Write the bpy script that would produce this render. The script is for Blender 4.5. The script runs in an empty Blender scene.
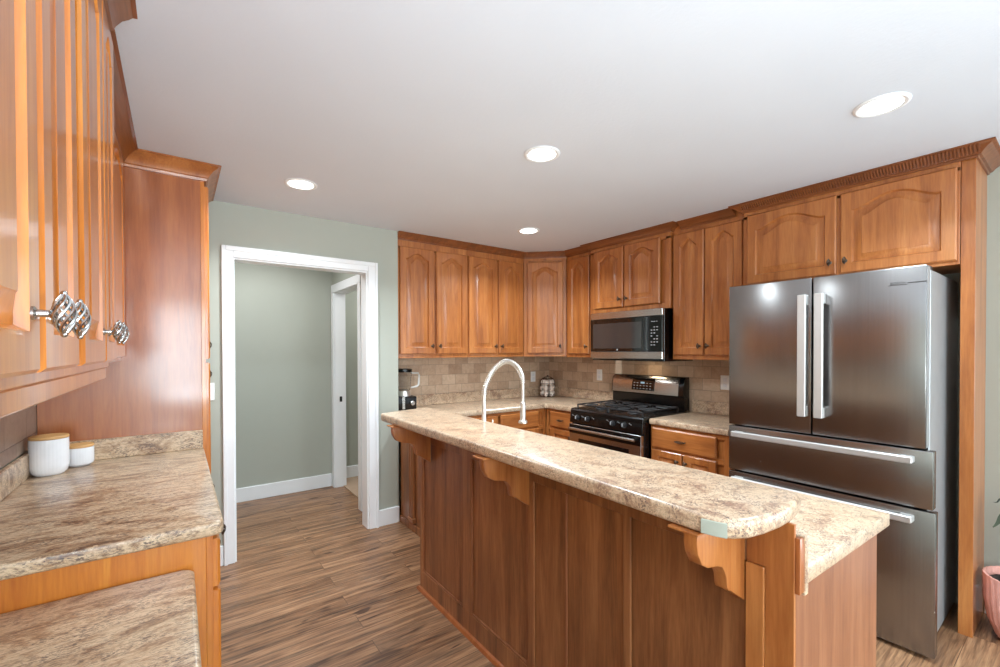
import bpy, bmesh, math, random
from mathutils import Matrix, Vector
random.seed(7)
sc = bpy.context.scene
col = sc.collection
PI = math.pi

# ------------------------------------------------------------------ camera
cam_d = bpy.data.cameras.new('camera')
cam_d.sensor_fit = 'HORIZONTAL'; cam_d.sensor_width = 36.0
cam_d.lens = 439.02 * 36 / 1000
cam_d.shift_y = (354.44 - 333.5) / 1000
cam_d.clip_start = 0.02
cam = bpy.data.objects.new('camera', cam_d); col.objects.link(cam)
cr = Vector((0.8056317, -0.5924111, -0.0025717)); cu = Vector((0.0080251, 0.0065725, 0.9999462)); cf = Vector((0.5923623, 0.805609, -0.0100492))
cam.matrix_world = Matrix(((cr.x, cu.x, -cf.x, 0), (cr.y, cu.y, -cf.y, 0), (cr.z, cu.z, -cf.z, 1.44), (0, 0, 0, 1)))
sc.camera = cam
sc.view_settings.view_transform = 'Standard'
sc.view_settings.look = 'None'
sc.view_settings.gamma = 1.0
sc.view_settings.use_curve_mapping = False
sc.view_settings.exposure = 0.12

# ------------------------------------------------------------------ world and daylight
w = bpy.data.worlds.new('world'); sc.world = w; w.use_nodes = True
w.node_tree.nodes['Background'].inputs[0].default_value = (0.85, 0.93, 1.0, 1)
w.node_tree.nodes['Background'].inputs[1].default_value = 2.0

def area(name, loc, rot, sx, sy, power, color=(1, 1, 1), shape='RECTANGLE', parent=None, spread=180):
    l = bpy.data.lights.new(name, 'AREA'); l.shape = shape; l.size = sx
    if shape == 'RECTANGLE': l.size_y = sy
    l.energy = power; l.color = color; l.spread = math.radians(spread)
    o = bpy.data.objects.new(name, l); col.objects.link(o)
    o.location = loc; o.rotation_euler = rot
    if parent:
        o.parent = parent; o.location = Vector(loc) - parent.location
    return o
# daylight entering through the two windows of the rear wall and the glazed opening in the right wall
area('daylight', (0.0, -3.66, 1.5), (PI/2, 0, 0), 0.9, 1.5, 85, (0.80, 0.93, 1.0))
area('daylight', (2.35, -3.66, 1.35), (PI/2, 0, 0), 1.9, 1.9, 90, (0.80, 0.93, 1.0))
area('daylight', (3.70, -1.75, 1.25), (PI/2, 0, PI/2), 1.7, 2.0, 45, (0.80, 0.93, 1.0))

# added unseen uplight standing in for a bounced flash, brightens the ceiling
area('ceiling_fill', (0.10, -0.95, 0.9), (PI, 0, 0), 0.6, 0, 88, (0.80, 0.92, 1.0), 'DISK')

# ------------------------------------------------------------------ materials
def lin(c):
    c = c / 255
    return c / 12.92 if c <= 0.04045 else ((c + 0.055) / 1.055) ** 2.4
def rgb(r, g, b): return (lin(r), lin(g), lin(b), 1)

class NT:
    def __init__(s, name):
        s.m = bpy.data.materials.new(name); s.m.use_nodes = True
        s.t = s.m.node_tree; s.b = s.t.nodes['Principled BSDF']
    def n(s, kind, **kw):
        nd = s.t.nodes.new(kind)
        for k, v in kw.items():
            if k.startswith('i_'):
                nd.inputs[k[2:].replace('_', ' ')].default_value = v
            else: setattr(nd, k, v)
        return nd
    def l(s, a, b): s.t.links.new(a, b)
    def set(s, **kw):
        for k, v in kw.items(): s.b.inputs[k.replace('_', ' ')].default_value = v
    def coords(s, scale, rnd=True, swap=None):
        tc = s.n('ShaderNodeTexCoord'); src = tc.outputs['Object']
        if rnd:
            oi = s.n('ShaderNodeObjectInfo'); v = s.n('ShaderNodeVectorMath', operation='MULTIPLY_ADD')
            cx = s.n('ShaderNodeCombineXYZ'); s.l(oi.outputs['Random'], cx.inputs[0]); s.l(oi.outputs['Random'], cx.inputs[1]); s.l(oi.outputs['Random'], cx.inputs[2])
            s.l(cx.outputs[0], v.inputs[0]); v.inputs[1].default_value = (7.3, 11.1, 5.7); s.l(src, v.inputs[2]); src = v.outputs[0]
        if swap:
            sp = s.n('ShaderNodeSeparateXYZ'); s.l(src, sp.inputs[0]); cb = s.n('ShaderNodeCombineXYZ')
            for i, a in enumerate(swap): s.l(sp.outputs['XYZ'.index(a)], cb.inputs[i])
            src = cb.outputs[0]
        mp = s.n('ShaderNodeMapping'); mp.inputs['Scale'].default_value = scale
        s.l(src, mp.inputs[0]); return mp.outputs[0]
    def ramp(s, fac, stops):
        r = s.n('ShaderNodeValToRGB'); e = r.color_ramp.elements
        while len(e) > 1: e.remove(e[-1])
        e[0].position = stops[0][0]; e[0].color = stops[0][1]
        for p, c in stops[1:]:
            x = e.new(p); x.color = c
        s.l(fac, r.inputs[0]); return r.outputs[0]
    def noise(s, vec, scale, detail=4, rough=0.55, dist=0.0):
        nz = s.n('ShaderNodeTexNoise'); nz.inputs['Scale'].default_value = scale; nz.inputs['Detail'].default_value = detail
        nz.inputs['Roughness'].default_value = rough; nz.inputs['Distortion'].default_value = dist
        s.l(vec, nz.inputs['Vector']); return nz.outputs['Fac']
    def mix(s, fac, a, b, mode='MIX'):
        x = s.n('ShaderNodeMix', data_type='RGBA', blend_type=mode)
        for k, v in ((0, fac), (6, a), (7, b)):
            if hasattr(v, 'links'): s.l(v, x.inputs[k])
            else: x.inputs[k].default_value = v
        return x.outputs[2]
    def bump(s, h, strength, dist=0.002):
        b = s.n('ShaderNodeBump'); b.inputs['Strength'].default_value = strength; b.inputs['Distance'].default_value = dist
        s.l(h, b.inputs['Height']); s.l(b.outputs[0], s.b.inputs['Normal'])

def plain(name, c, rough=0.5, metal=0.0, coat=0.0, trans=0.0, emit=None, es=0, var=0.05):
    n = NT(name); n.set(Base_Color=c, Roughness=rough, Metallic=metal, Coat_Weight=coat, Transmission_Weight=trans)
    nz = n.noise(n.coords((1, 1, 1)), 14, 3)
    n.l(n.ramp(nz, [(0.3, tuple(x*(1-var) for x in c[:3]) + (1,)), (0.7, tuple(min(1, x*(1+var*0.7)) for x in c[:3]) + (1,))]), n.b.inputs['Base Color'])
    if emit: n.set(Emission_Color=emit, Emission_Strength=es)
    return n.m

def wood(name, dark, mid, light, axis='Z', coat=0.45, rough=0.38, cr=0.2):
    n = NT(name)
    sc_ = {'Z': (9, 9, 0.7), 'Y': (9, 0.7, 9), 'X': (0.7, 9, 9)}[axis]
    v = n.coords(sc_)
    a = n.noise(v, 1.6, 6, 0.6, 0.7)
    fine = n.noise(v, 14, 3, 0.6)
    c = n.ramp(a, [(0.28, dark), (0.5, mid), (0.72, light)])
    c2 = n.mix(0.22, c, n.ramp(fine, [(0.35, dark), (0.65, light)]))
    blotch = n.noise(n.coords((1.2, 1.2, 0.8)), 2.6, 3)
    c3 = n.mix(n.ramp(blotch, [(0.35, (0, 0, 0, 1)), (0.7, (0.35, 0.35, 0.35, 1))]), c2, dark)
    n.l(c3, n.b.inputs['Base Color'])
    n.set(Roughness=rough, Coat_Weight=coat, Coat_Roughness=cr)
    n.bump(fine, 0.05, 0.0008)
    return n.m

WD, WM, WL = rgb(132, 70, 30), rgb(180, 108, 52), rgb(202, 134, 74)
M = {}
M['wood'] = wood('honey_maple_wood', WD, WM, WL)
M['wood_h'] = wood('honey_maple_wood_across', WD, WM, WL, 'Y')
M['wood_x'] = wood('honey_maple_wood_sideways', WD, WM, WL, 'X')
M['crown'] = wood('crown_wood', rgb(92, 46, 18), rgb(132, 72, 32), rgb(160, 94, 46), 'Y')
M['wood_left'] = wood('warm_lit_maple_wood', rgb(168, 88, 28), rgb(206, 122, 42), rgb(224, 148, 58), coat=0.8, rough=0.3, cr=0.12)  # same maple stain as the right side, warmer light put into its colour
M['wood_panel'] = wood('red_brown_panel_wood', rgb(138, 72, 34), rgb(172, 98, 50), rgb(190, 118, 66), coat=0.7, rough=0.32, cr=0.14)
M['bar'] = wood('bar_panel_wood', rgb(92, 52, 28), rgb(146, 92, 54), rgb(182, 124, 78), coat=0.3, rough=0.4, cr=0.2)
M['endpanel'] = wood('worn_end_panel_wood', rgb(116, 66, 38), rgb(146, 90, 56), rgb(178, 122, 84), coat=0.2, rough=0.45, cr=0.3)
M['white'] = plain('white_trim_paint', rgb(238, 240, 242), 0.35, var=0.01)
M['wall'] = plain('sage_wall_paint', rgb(172, 175, 164), 0.6, var=0.008)
M['dark'] = plain('black_gap', rgb(14, 14, 14), 0.7)
M['black'] = plain('black_enamel', rgb(7, 7, 8), 0.22)
M['iron'] = plain('cast_iron', rgb(38, 38, 40), 0.35)
M['glass_black'] = plain('black_oven_glass', rgb(12, 12, 13), 0.07, coat=0.4)
M['window_glass'] = plain('smoky_window_glass', rgb(52, 50, 50), 0.09, coat=0.6)
M['pewter'] = plain('pewter', rgb(185, 183, 180), 0.25, 1.0)
M['bronze'] = plain('dark_bronze', rgb(96, 84, 74), 0.35, 0.9)
M['chrome'] = plain('brushed_nickel', rgb(226, 222, 216), 0.36, 0.9)
M['plastic_white'] = plain('white_plastic', rgb(240, 240, 238), 0.35)
M['ceramic'] = plain('white_ceramic', rgb(236, 238, 242), 0.25, coat=0.4)
M['lid'] = plain('bamboo_lid', rgb(205, 158, 100), 0.5)
M['pink'] = plain('pink_glazed_clay', rgb(236, 172, 158), 0.4, coat=0.2)
M['soil'] = plain('potting_soil', rgb(40, 32, 28), 0.9)
M['leaf'] = plain('dusky_green_leaf', rgb(70, 82, 66), 0.4)
M['stone'] = plain('pale_pebble', rgb(200, 196, 190), 0.7)
M['print'] = plain('pale_printing', rgb(190, 190, 192), 0.5)
M['print_dark'] = plain('dark_printing', rgb(60, 58, 58), 0.4)
M['patch'] = plain('bare_grey_patch', rgb(178, 184, 172), 0.5)
M['egg'] = plain('speckled_shell', rgb(244, 232, 222), 0.5)
M['wire'] = plain('dark_wire', rgb(60, 38, 28), 0.4, 0.5)
M['handle'] = plain('satin_handle_metal', rgb(206, 204, 202), 0.42, 0.7, var=0.01)

def steel(name, c, axis, rough=0.24):
    n = NT(name)
    s = {'Z': (60, 60, 0.5), 'Y': (60, 0.5, 60)}[axis]
    f = n.noise(n.coords(s), 3, 3)
    n.l(n.ramp(f, [(0.3, tuple(x*0.9 for x in c[:3]) + (1,)), (0.7, c)]), n.b.inputs['Base Color'])
    n.set(Metallic=1.0, Roughness=rough); n.bump(f, 0.03, 0.0005); return n.m
M['steel'] = steel('brushed_stainless', rgb(150, 147, 146), 'Z', 0.27)
M['steel_h'] = steel('brushed_stainless_across', rgb(196, 192, 188), 'Y', 0.26)
M['steel_side'] = plain('grey_fridge_side', rgb(170, 172, 174), 0.4, 0.5)

# clear glass of the blender jar
n = NT('clear_jar_glass'); n.set(Base_Color=(0.9, 0.92, 0.93, 1), Roughness=0.03, Transmission_Weight=1.0, IOR=1.2); M['glass'] = n.m
# lit lens
n = NT('lit_lens'); n.set(Base_Color=(1, 1, 1, 1), Emission_Color=(1, 0.98, 0.95, 1), Emission_Strength=6.0); M['lens'] = n.m
# lit clock
n = NT('lit_display'); n.set(Base_Color=(0.02, 0.02, 0.02, 1), Emission_Color=(0.5, 0.75, 0.9, 1), Emission_Strength=0.5); M['led'] = n.m

# ceiling
n = NT('ceiling_paint'); v = n.coords((1, 1, 1), False)
n.l(n.ramp(n.noise(v, 1.5, 2), [(0.3, rgb(216, 222, 231)), (0.7, rgb(220, 226, 235))]), n.b.inputs['Base Color'])
n.set(Roughness=0.8); n.bump(n.noise(v, 60, 4), 0.25, 0.003); M['ceiling'] = n.m

# laminate countertop
def counter_mat(name, a, b, c, d, stretch):
    n = NT(name); v = n.coords(stretch, False)
    big = n.noise(v, 13, 8, 0.72, 0.8)
    base = n.ramp(big, [(0.36, b), (0.45, a), (0.56, c), (0.64, a), (0.72, b)])
    med = n.noise(v, 75, 5, 0.75, 0.5)
    base = n.mix(n.ramp(med, [(0.53, (0, 0, 0, 1)), (0.62, (0.7, 0.7, 0.7, 1))]), base, b)
    hi = n.noise(v, 120, 4, 0.7, 0.3)
    base = n.mix(n.ramp(hi, [(0.52, (0, 0, 0, 1)), (0.62, (0.6, 0.6, 0.6, 1))]), base, c)
    sm = n.noise(v, 210, 4, 0.7, 0.2)
    clus = n.noise(v, 22, 3, 0.6, 0.5)
    mul = n.n('ShaderNodeMath', operation='MULTIPLY'); n.l(n.ramp(sm, [(0.50, (0, 0, 0, 1)), (0.57, (1, 1, 1, 1))]), mul.inputs[0]); n.l(n.ramp(clus, [(0.40, (0.15, 0.15, 0.15, 1)), (0.62, (0.9, 0.9, 0.9, 1))]), mul.inputs[1])
    base = n.mix(mul.outputs[0], base, d)
    n.l(base, n.b.inputs['Base Color']); n.set(Roughness=0.3, Coat_Weight=0.25, Coat_Roughness=0.2)
    n.bump(sm, 0.03, 0.0005); return n.m
M['counter'] = counter_mat('speckled_laminate', rgb(196, 166, 136), rgb(154, 120, 98), rgb(220, 194, 164), rgb(84, 68, 70), (1, 1, 1))
M['counter_left'] = counter_mat('streaked_laminate', rgb(172, 138, 106), rgb(108, 74, 54), rgb(218, 192, 160), rgb(84, 70, 68), (0.45, 1.3, 1))

# travertine tile
def tile(name, swap, bw, bh, cols, mortar, off):
    n = NT(name); v = n.coords((1, 1, 1), False, swap)
    br = n.n('ShaderNodeTexBrick'); n.l(v, br.inputs['Vector'])
    br.inputs['Scale'].default_value = 1.0; br.inputs['Brick Width'].default_value = bw; br.inputs['Row Height'].default_value = bh
    br.inputs['Mortar Size'].default_value = 0.0022; br.inputs['Mortar Smooth'].default_value = 0.4; br.inputs['Bias'].default_value = 0.0
    br.inputs['Color1'].default_value = (0, 0, 0, 1); br.inputs['Color2'].default_value = (1, 1, 1, 1); br.inputs['Mortar'].default_value = (0.5, 0.5, 0.5, 1)
    br.offset = off
    sh = n.ramp(br.outputs['Color'], [(0.0, cols[0]), (0.35, cols[1]), (0.7, cols[2]), (1.0, cols[3])])
    ns = n.noise(v, 22, 5, 0.65, 1.0)
    c = n.mix(0.45, sh, n.ramp(ns, [(0.3, cols[0]), (0.5, cols[1]), (0.7, cols[2])]))
    c = n.mix(br.outputs['Fac'], c, mortar)
    n.l(c, n.b.inputs['Base Color']); n.set(Roughness=0.45)
    inv = n.n('ShaderNodeMath', operation='SUBTRACT'); inv.inputs[0].default_value = 1.0; n.l(br.outputs['Fac'], inv.inputs[1])
    n.bump(inv.outputs[0], 0.5, 0.002); return n.m
TC = [rgb(158, 130, 106), rgb(188, 160, 134), rgb(206, 180, 154), rgb(220, 198, 172)]
M['tile_x'] = tile('travertine_tile_back', 'XZY', 0.150, 0.100, TC, rgb(150, 132, 114), 0.5)
M['tile_y'] = tile('travertine_tile_side', 'YZX', 0.150, 0.100, TC, rgb(150, 132, 114), 0.5)
TL = [rgb(120, 96, 84), rgb(146, 120, 104), rgb(160, 136, 120), rgb(170, 150, 132)]
M['tile_left'] = tile('slate_tile_left', 'YZX', 0.30, 0.153, TL, rgb(110, 92, 80), 0.5)

# plank floor
n = NT('plank_floor'); v = n.coords((1, 1, 1), False)
br = n.n('ShaderNodeTexBrick'); n.l(v, br.inputs['Vector'])
for k, x in (('Scale', 1.0), ('Brick Width', 1.22), ('Row Height', 0.125), ('Mortar Size', 0.0012), ('Mortar Smooth', 0.2), ('Bias', 0.0)): br.inputs[k].default_value = x
br.inputs['Color1'].default_value = (0, 0, 0, 1); br.inputs['Color2'].default_value = (1, 1, 1, 1); br.offset = 0.37
add = n.n('ShaderNodeVectorMath', operation='MULTIPLY_ADD'); n.l(br.outputs['Color'], add.inputs[0]); add.inputs[1].default_value = (13, 37, 5); n.l(v, add.inputs[2])
mp = n.n('ShaderNodeMapping'); mp.inputs['Scale'].default_value = (0.7, 13, 1); n.l(add.outputs[0], mp.inputs[0])
g1 = n.noise(mp.outputs[0], 2.2, 6, 0.62, 1.1)
g2 = n.noise(mp.outputs[0], 9, 4, 0.6, 0.3)
c = n.ramp(g1, [(0.37, rgb(54, 30, 16)), (0.45, rgb(106, 68, 42)), (0.54, rgb(144, 100, 68)), (0.67, rgb(192, 146, 106))])
c = n.mix(0.35, c, n.ramp(g2, [(0.38, rgb(66, 40, 24)), (0.6, rgb(190, 148, 110))]))
c = n.mix(0.22, c, n.ramp(br.outputs['Color'], [(0, rgb(92, 64, 46)), (1, rgb(176, 142, 112))]))
kn = n.noise(n.coords((1.6, 7, 1), False), 1.9, 2, 0.5, 0.4)
c = n.mix(n.ramp(kn, [(0.64, (0, 0, 0, 1)), (0.70, (0.8, 0.8, 0.8, 1))]), c, rgb(60, 36, 24))
c = n.mix(br.outputs['Fac'], c, rgb(70, 50, 38))
n.l(c, n.b.inputs['Base Color']); n.set(Roughness=0.38); n.bump(g2, 0.08, 0.001); M['floor'] = n.m
M['carpet'] = plain('tan_carpet', rgb(176, 150, 126), 0.9)

# ------------------------------------------------------------------ mesh helpers
class MB:
    def __init__(s, mat=None): s.bm = bmesh.new(); s.M = mat or Matrix.Identity(4)
    def _put(s, b):
        bmesh.ops.recalc_face_normals(b, faces=b.faces[:])
        b.transform(s.M)
        me = bpy.data.meshes.new('tmp'); b.to_mesh(me); b.free(); s.bm.from_mesh(me); bpy.data.meshes.remove(me); return s
    def box(s, x0, x1, y0, y1, z0, z1, bev=0.0, seg=1):
        b = bmesh.new(); bmesh.ops.create_cube(b, size=1)
        for v in b.verts: v.co = Vector(((x0+x1)/2 + v.co.x*(x1-x0), (y0+y1)/2 + v.co.y*(y1-y0), (z0+z1)/2 + v.co.z*(z1-z0)))
        if bev > 0: bmesh.ops.bevel(b, geom=b.edges[:], offset=bev, segments=seg, affect='EDGES', profile=0.5)
        return s._put(b)
    def rings(s, rings, cap0=True, cap1=True, closed=True):
        b = bmesh.new(); R = [[b.verts.new(p) for p in r] for r in rings]
        N = len(R[0])
        for a, c in zip(R, R[1:]):
            for i in range(N if closed else N-1):
                j = (i+1) % N
                try: b.faces.new((a[i], a[j], c[j], c[i]))
                except ValueError: pass
        if cap0: b.faces.new(R[0][::-1])
        if cap1: b.faces.new(R[-1])
        return s._put(b)
    def prism(s, poly, axis, a0, a1, bev=0.0, seg=2, which='both'):
        # poly: 2-D points; axis: 0/1/2 extrusion axis
        def p3(p, a):
            return {0: (a, p[0], p[1]), 1: (p[0], a, p[1]), 2: (p[0], p[1], a)}[axis]
        b = bmesh.new(); A = [b.verts.new(p3(p, a0)) for p in poly]; B = [b.verts.new(p3(p, a1)) for p in poly]
        N = len(poly)
        f0 = b.faces.new(A[::-1]); f1 = b.faces.new(B)
        for i in range(N): b.faces.new((A[i], A[(i+1) % N], B[(i+1) % N], B[i]))
        if bev > 0:
            bmesh.ops.recalc_face_normals(b, faces=b.faces[:])
            E = []
            if which in ('both', 'top'): E += list(f1.edges)
            if which in ('both', 'bottom'): E += list(f0.edges)
            bmesh.ops.bevel(b, geom=E, offset=bev, segments=seg, affect='EDGES', profile=0.5)
        return s._put(b)
    def lathe(s, prof, c=(0, 0, 0), seg=24, axis='Z', ripple=0, amp=0.0):
        rings = []
        for r, h in prof:
            ring = []
            for i in range(seg):
                a = 2*PI*i/seg; rr = r * (1 + (amp*math.cos(ripple*a) if ripple else 0))
                x, y, z = rr*math.cos(a), rr*math.sin(a), h
                if axis == 'X': x, y, z = z, x, y
                elif axis == 'Y': x, y, z = y, z, x
                ring.append((c[0]+x, c[1]+y, c[2]+z))
            rings.append(ring)
        return s.rings(rings)
    def tube(s, pts, r, seg=8, closed=False):
        pts = [Vector(p) for p in pts]; rings = []; N = len(pts)
        rs = r if isinstance(r, (list, tuple)) else [r]*N
        t = (pts[1]-pts[0]).normalized(); up = Vector((0, 0, 1)) if abs(t.z) < 0.9 else Vector((1, 0, 0))
        nrm = t.cross(up).normalized()
        for i, p in enumerate(pts):
            t = ((pts[min(i+1, N-1)] - pts[max(i-1, 0)])).normalized()
            nrm = (nrm - t*nrm.dot(t)).normalized(); bi = t.cross(nrm)
            rings.append([tuple(p + (nrm*math.cos(2*PI*k/seg) + bi*math.sin(2*PI*k/seg))*rs[i]) for k in range(seg)])
        return s.rings(rings)
    def ball(s, c, r, sc3=(1, 1, 1), u=12, v=8):
        b = bmesh.new(); bmesh.ops.create_uvsphere(b, u_segments=u, v_segments=v, radius=r)
        for x in b.verts: x.co = Vector((c[0]+x.co.x*sc3[0], c[1]+x.co.y*sc3[1], c[2]+x.co.z*sc3[2]))
        return s._put(b)

def obj(name, mb, mat, parent=None, smooth=True):
    off = Vector((0, 0, 0))
    if parent is not None:
        off = parent['_o'] if '_o' in parent else None
        off = Vector(ORG[parent.name])
    me = bpy.data.meshes.new(name)
    bm = mb.bm
    for v in bm.verts: v.co -= off
    bm.normal_update()
    if smooth:
        for f in bm.faces: f.smooth = True
        for e in bm.edges:
            if len(e.link_faces) == 2:
                if e.calc_face_angle(0) > 0.6: e.smooth = False
    bm.to_mesh(me); bm.free()
    o = bpy.data.objects.new(name, me); col.objects.link(o)
    me.materials.append(mat if not isinstance(mat, str) else M[mat])
    if parent is not None: o.parent = parent
    ORG[o.name] = tuple(off)
    return o
ORG = {}
def thing(name, loc, label, cat, group=None):
    o = bpy.data.objects.new(name, None); col.objects.link(o); o.location = loc; o.empty_display_size = 0.05
    ORG[o.name] = tuple(loc); tag(o, label, cat, group); return o
def tag(o, label, cat, group=None):
    o['label'] = label; o['category'] = cat
    if group: o['group'] = group
    return o
def struct(name, mb, mat, parent=None, label=None):
    o = obj(name, mb, mat, parent)
    if parent is None: o['kind'] = 'structure'
    if label: o['label'] = label
    return o
def bx(*a, **k): return MB().box(*a, **k)
def frame(o, u, inn):
    u = Vector(u).normalized(); i = Vector(inn).normalized()
    return Matrix(((u.x, i.x, 0, o[0]), (u.y, i.y, 0, o[1]), (0, 0, 1, o[2]), (0, 0, 0, 1)))

CH = 2.435; LW = -0.53; RW = 3.54; DY = 3.47; BY = 3.83

# ------------------------------------------------------------------ room shell
struct('floor', bx(LW-0.1, RW+0.1, -3.6, 5.1, -0.05, 0), 'floor')
struct('ceiling', bx(LW-0.1, RW+0.1, -3.6, 5.1, CH, CH+0.05), 'ceiling')
cp = struct('trim_1', bx(1.41, 2.6, 3.95, 5.0, 0.0, 0.008), 'carpet', label='tan carpet beyond the hall doorway')
wl = struct('wall_left', bx(LW-0.1, LW, -3.6, 5.1, 0, CH), 'wall')
wr = MB()
wr.box(RW, RW+0.1, -0.85, 5.1, 0, CH); wr.box(RW, RW+0.1, -3.6, -2.65, 0, CH); wr.box(RW, RW+0.1, -2.65, -0.85, 2.25, CH); wr.box(RW, RW+0.1, -2.65, -0.85, 0, 0.2)
wr = struct('wall_right', wr, 'wall')
rear = MB()
rear.box(LW, -0.45, -3.6, -3.5, 0, CH); rear.box(0.45, 1.4, -3.6, -3.5, 0, CH); rear.box(3.3, RW, -3.6, -3.5, 0, CH)
rear.box(-0.45, 0.45, -3.6, -3.5, 0, 0.75); rear.box(-0.45, 0.45, -3.6, -3.5, 2.25, CH); rear.box(1.4, 3.3, -3.6, -3.5, 0, 0.4); rear.box(1.4, 3.3, -3.6, -3.5, 2.3, CH)
struct('wall_rear', rear, 'wall')
def window(k, x0, x1, y0, y1, z0, z1, alongx):
    m = MB(); f = 0.05
    if alongx:
        m.box(x0, x1, y0, y1, z0, z0+f); m.box(x0, x1, y0, y1, z1-f, z1); m.box(x0, x0+f, y0, y1, z0+f, z1-f); m.box(x1-f, x1, y0, y1, z0+f, z1-f)
        m.box((x0+x1)/2-0.02, (x0+x1)/2+0.02, y0, y1, z0+f, z1-f)
    else:
        m.box(x0, x1, y0, y1, z0, z0+f); m.box(x0, x1, y0, y1, z1-f, z1); m.box(x0, x1, y0, y0+f, z0+f, z1-f); m.box(x0, x1, y1-f, y1, z0+f, z1-f)
        m.box(x0, x1, (y0+y1)/2-0.02, (y0+y1)/2+0.02, z0+f, z1-f)
    struct('window_%d' % k, m, 'white')
window(1, -0.45, 0.45, -3.58, -3.52, 0.75, 2.25, True); window(2, 1.4, 3.3, -3.58, -3.52, 0.4, 2.3, True); window(3, RW+0.03, RW+0.08, -2.65, -0.85, 0.2, 2.25, False)

# wall with the cased opening, ends where the kitchen recess begins
OL, OR_, OT = 0.303, 1.238, 2.075
wd = MB(); wd.box(LW, OL, DY, DY+0.12, 0, CH); wd.box(OR_, 1.492, DY, DY+0.12, 0, CH); wd.box(OL, OR_, DY, DY+0.12, OT, CH)
wd.box(1.38, 1.492, DY+0.12, BY+0.12, 0, CH)
struct('wall_front', wd, 'wall')
wb = struct('wall_back', bx(1.492, RW, BY, BY+0.12, 0, CH), 'wall')
obj('tile_backsplash', bx(1.4925, RW-0.01, BY-0.01, BY, 1.015, 1.40), 'tile_x', wb)
wrt = obj('tile_backsplash', bx(RW-0.01, RW, 1.2, BY, 0.9, 1.78), 'tile_y', wr)
obj('tile_backsplash', bx(LW, LW+0.01, 0.45, 2.868, 1.015, 1.392), 'tile_left', wl)
struct('wall_hall', bx(LW, 1.33, 4.82, 4.92, 0, CH), 'wall')
hs = MB(); hs.box(1.33, 1.44, 4.735, 5.1, 0, CH); hs.box(1.33, 1.379, DY+0.12, 3.95, 0, CH); hs.box(1.33, 1.44, 3.95, 4.735, 2.05, CH)
struct('wall_hall_side', hs, 'wall')
struct('wall_far_room', bx(1.44, RW, 5.0, 5.1, 0, CH), 'wall')

# casings
def casing_profile_box(m, *a): m.box(*a, bev=0.004)
c1 = MB(); cw = 0.073
c1.box(OL-cw+0.012, OL+0.004, DY-0.018, DY, 0, OT+cw-0.003, bev=0.004); c1.box(OR_-0.004, OR_+cw, DY-0.018, DY, 0, OT+cw-0.003, bev=0.004)
c1.box(OL+0.0045, OR_-0.0045, DY-0.0178, DY, OT-0.004, OT+cw-0.003, bev=0.004)
c1.box(OL-cw+0.012, OL-cw+0.034, DY-0.026, DY-0.019, 0, OT+cw-0.003, bev=0.002); c1.box(OR_+cw-0.022, OR_+cw, DY-0.026, DY-0.019, 0, OT+cw-0.003, bev=0.002)
c1.box(OL-cw+0.035, OR_+cw-0.023, DY-0.0258, DY-0.019, OT+cw-0.034, OT+cw-0.003, bev=0.002)
c1.box(OL, OL+0.014, DY, DY+0.125, 0, OT-0.014); c1.box(OR_-0.014, OR_, DY, DY+0.125, 0, OT-0.014); c1.box(OL, OR_, DY, DY+0.125, OT-0.014, OT)
struct('trim_2', c1, 'white', label='white casing around the doorway to the hall')
c2 = MB(); c2.box(1.312, 1.33, 4.725, 4.80, 0, 2.05, bev=0.003); c2.box(1.312, 1.33, 3.885, 3.96, 0, 2.05, bev=0.003); c2.box(1.312, 1.33, 3.885, 4.80, 2.04, 2.125, bev=0.003)
c2.box(1.33, 1.44, 4.721, 4.735, 0, 2.05); c2.box(1.33, 1.44, 3.95, 3.964, 0, 2.05); c2.box(1.33, 1.44, 3.964, 4.721, 2.036, 2.05)
c2o = struct('trim_3', c2, 'white', label='white casing of the inner hall doorway')
sp = bx(1.375, 1.40, 4.7185, 4.721, 0.90, 0.955); obj('strike_plate', sp, 'dark', c2o)
# baseboards
def baseboard(k, x0, x1, y0, y1, h=0.135):
    struct('baseboard_' + k, bx(x0, x1, y0, y1, 0, h, bev=0.004), 'white')
baseboard('hall', 0.0, 1.312, 4.804, 4.82)
baseboard('front', OR_+cw, 1.492, DY-0.015, DY)
baseboard('front_left', 0.16, OL-cw+0.011, DY-0.015, DY)
baseboard('far_room', 1.44, 2.6, 4.985, 5.0)
baseboard('right', RW-0.015, RW, -0.8, 0.355)

# ------------------------------------------------------------------ shared builders
def arch_ring(x0, x1, z0, zs, rise, d, y, n=20):
    x0 += d; x1 -= d; z0 += d
    pts = [(x0, y, z0), (x1, y, z0)]
    for i in range(n+1):
        u = 1 - 2*i/n
        a = min(1.0, abs(u)/0.90)
        zz = zs - d + rise*(0.5*(1+math.cos(PI*a)))**0.65
        pts.append((x0 + (x1-x0)*(u+1)/2, y, zz))
    return pts
def rect_ring(x0, x1, z0, z1, y, n=20):
    pts = [(x0, y, z0), (x1, y, z0)]
    for i in range(n+1):
        u = 1 - 2*i/n; pts.append((x0 + (x1-x0)*(u+1)/2, y, z1))
    return pts
def door_mb(F, x0, x1, z0, z1, arch=0.05, st=0.055, t=0.02):
    m = MB(F)
    w_ = x1-x0; st = min(st, w_*0.24); pb = min(0.032, (w_-2*st)*0.22)
    zs = z1 - st*0.85 - arch
    R = [rect_ring(x0, x1, z0, z1, 0.0), rect_ring(x0, x1, z0, z1, -t+0.006), rect_ring(x0+0.006, x1-0.006, z0+0.006, z1-0.006, -t)]
    def A(d, y): return arch_ring(x0+st, x1-st, z0+st, zs, arch, d, y)
    R += [A(0, -t), A(0.004, -t+0.007), A(0.008, -t+0.013), A(0.014, -t+0.013), A(pb+0.012, -t+0.003), A(pb+0.014, -t+0.001)]
    return m.rings(R)
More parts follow.
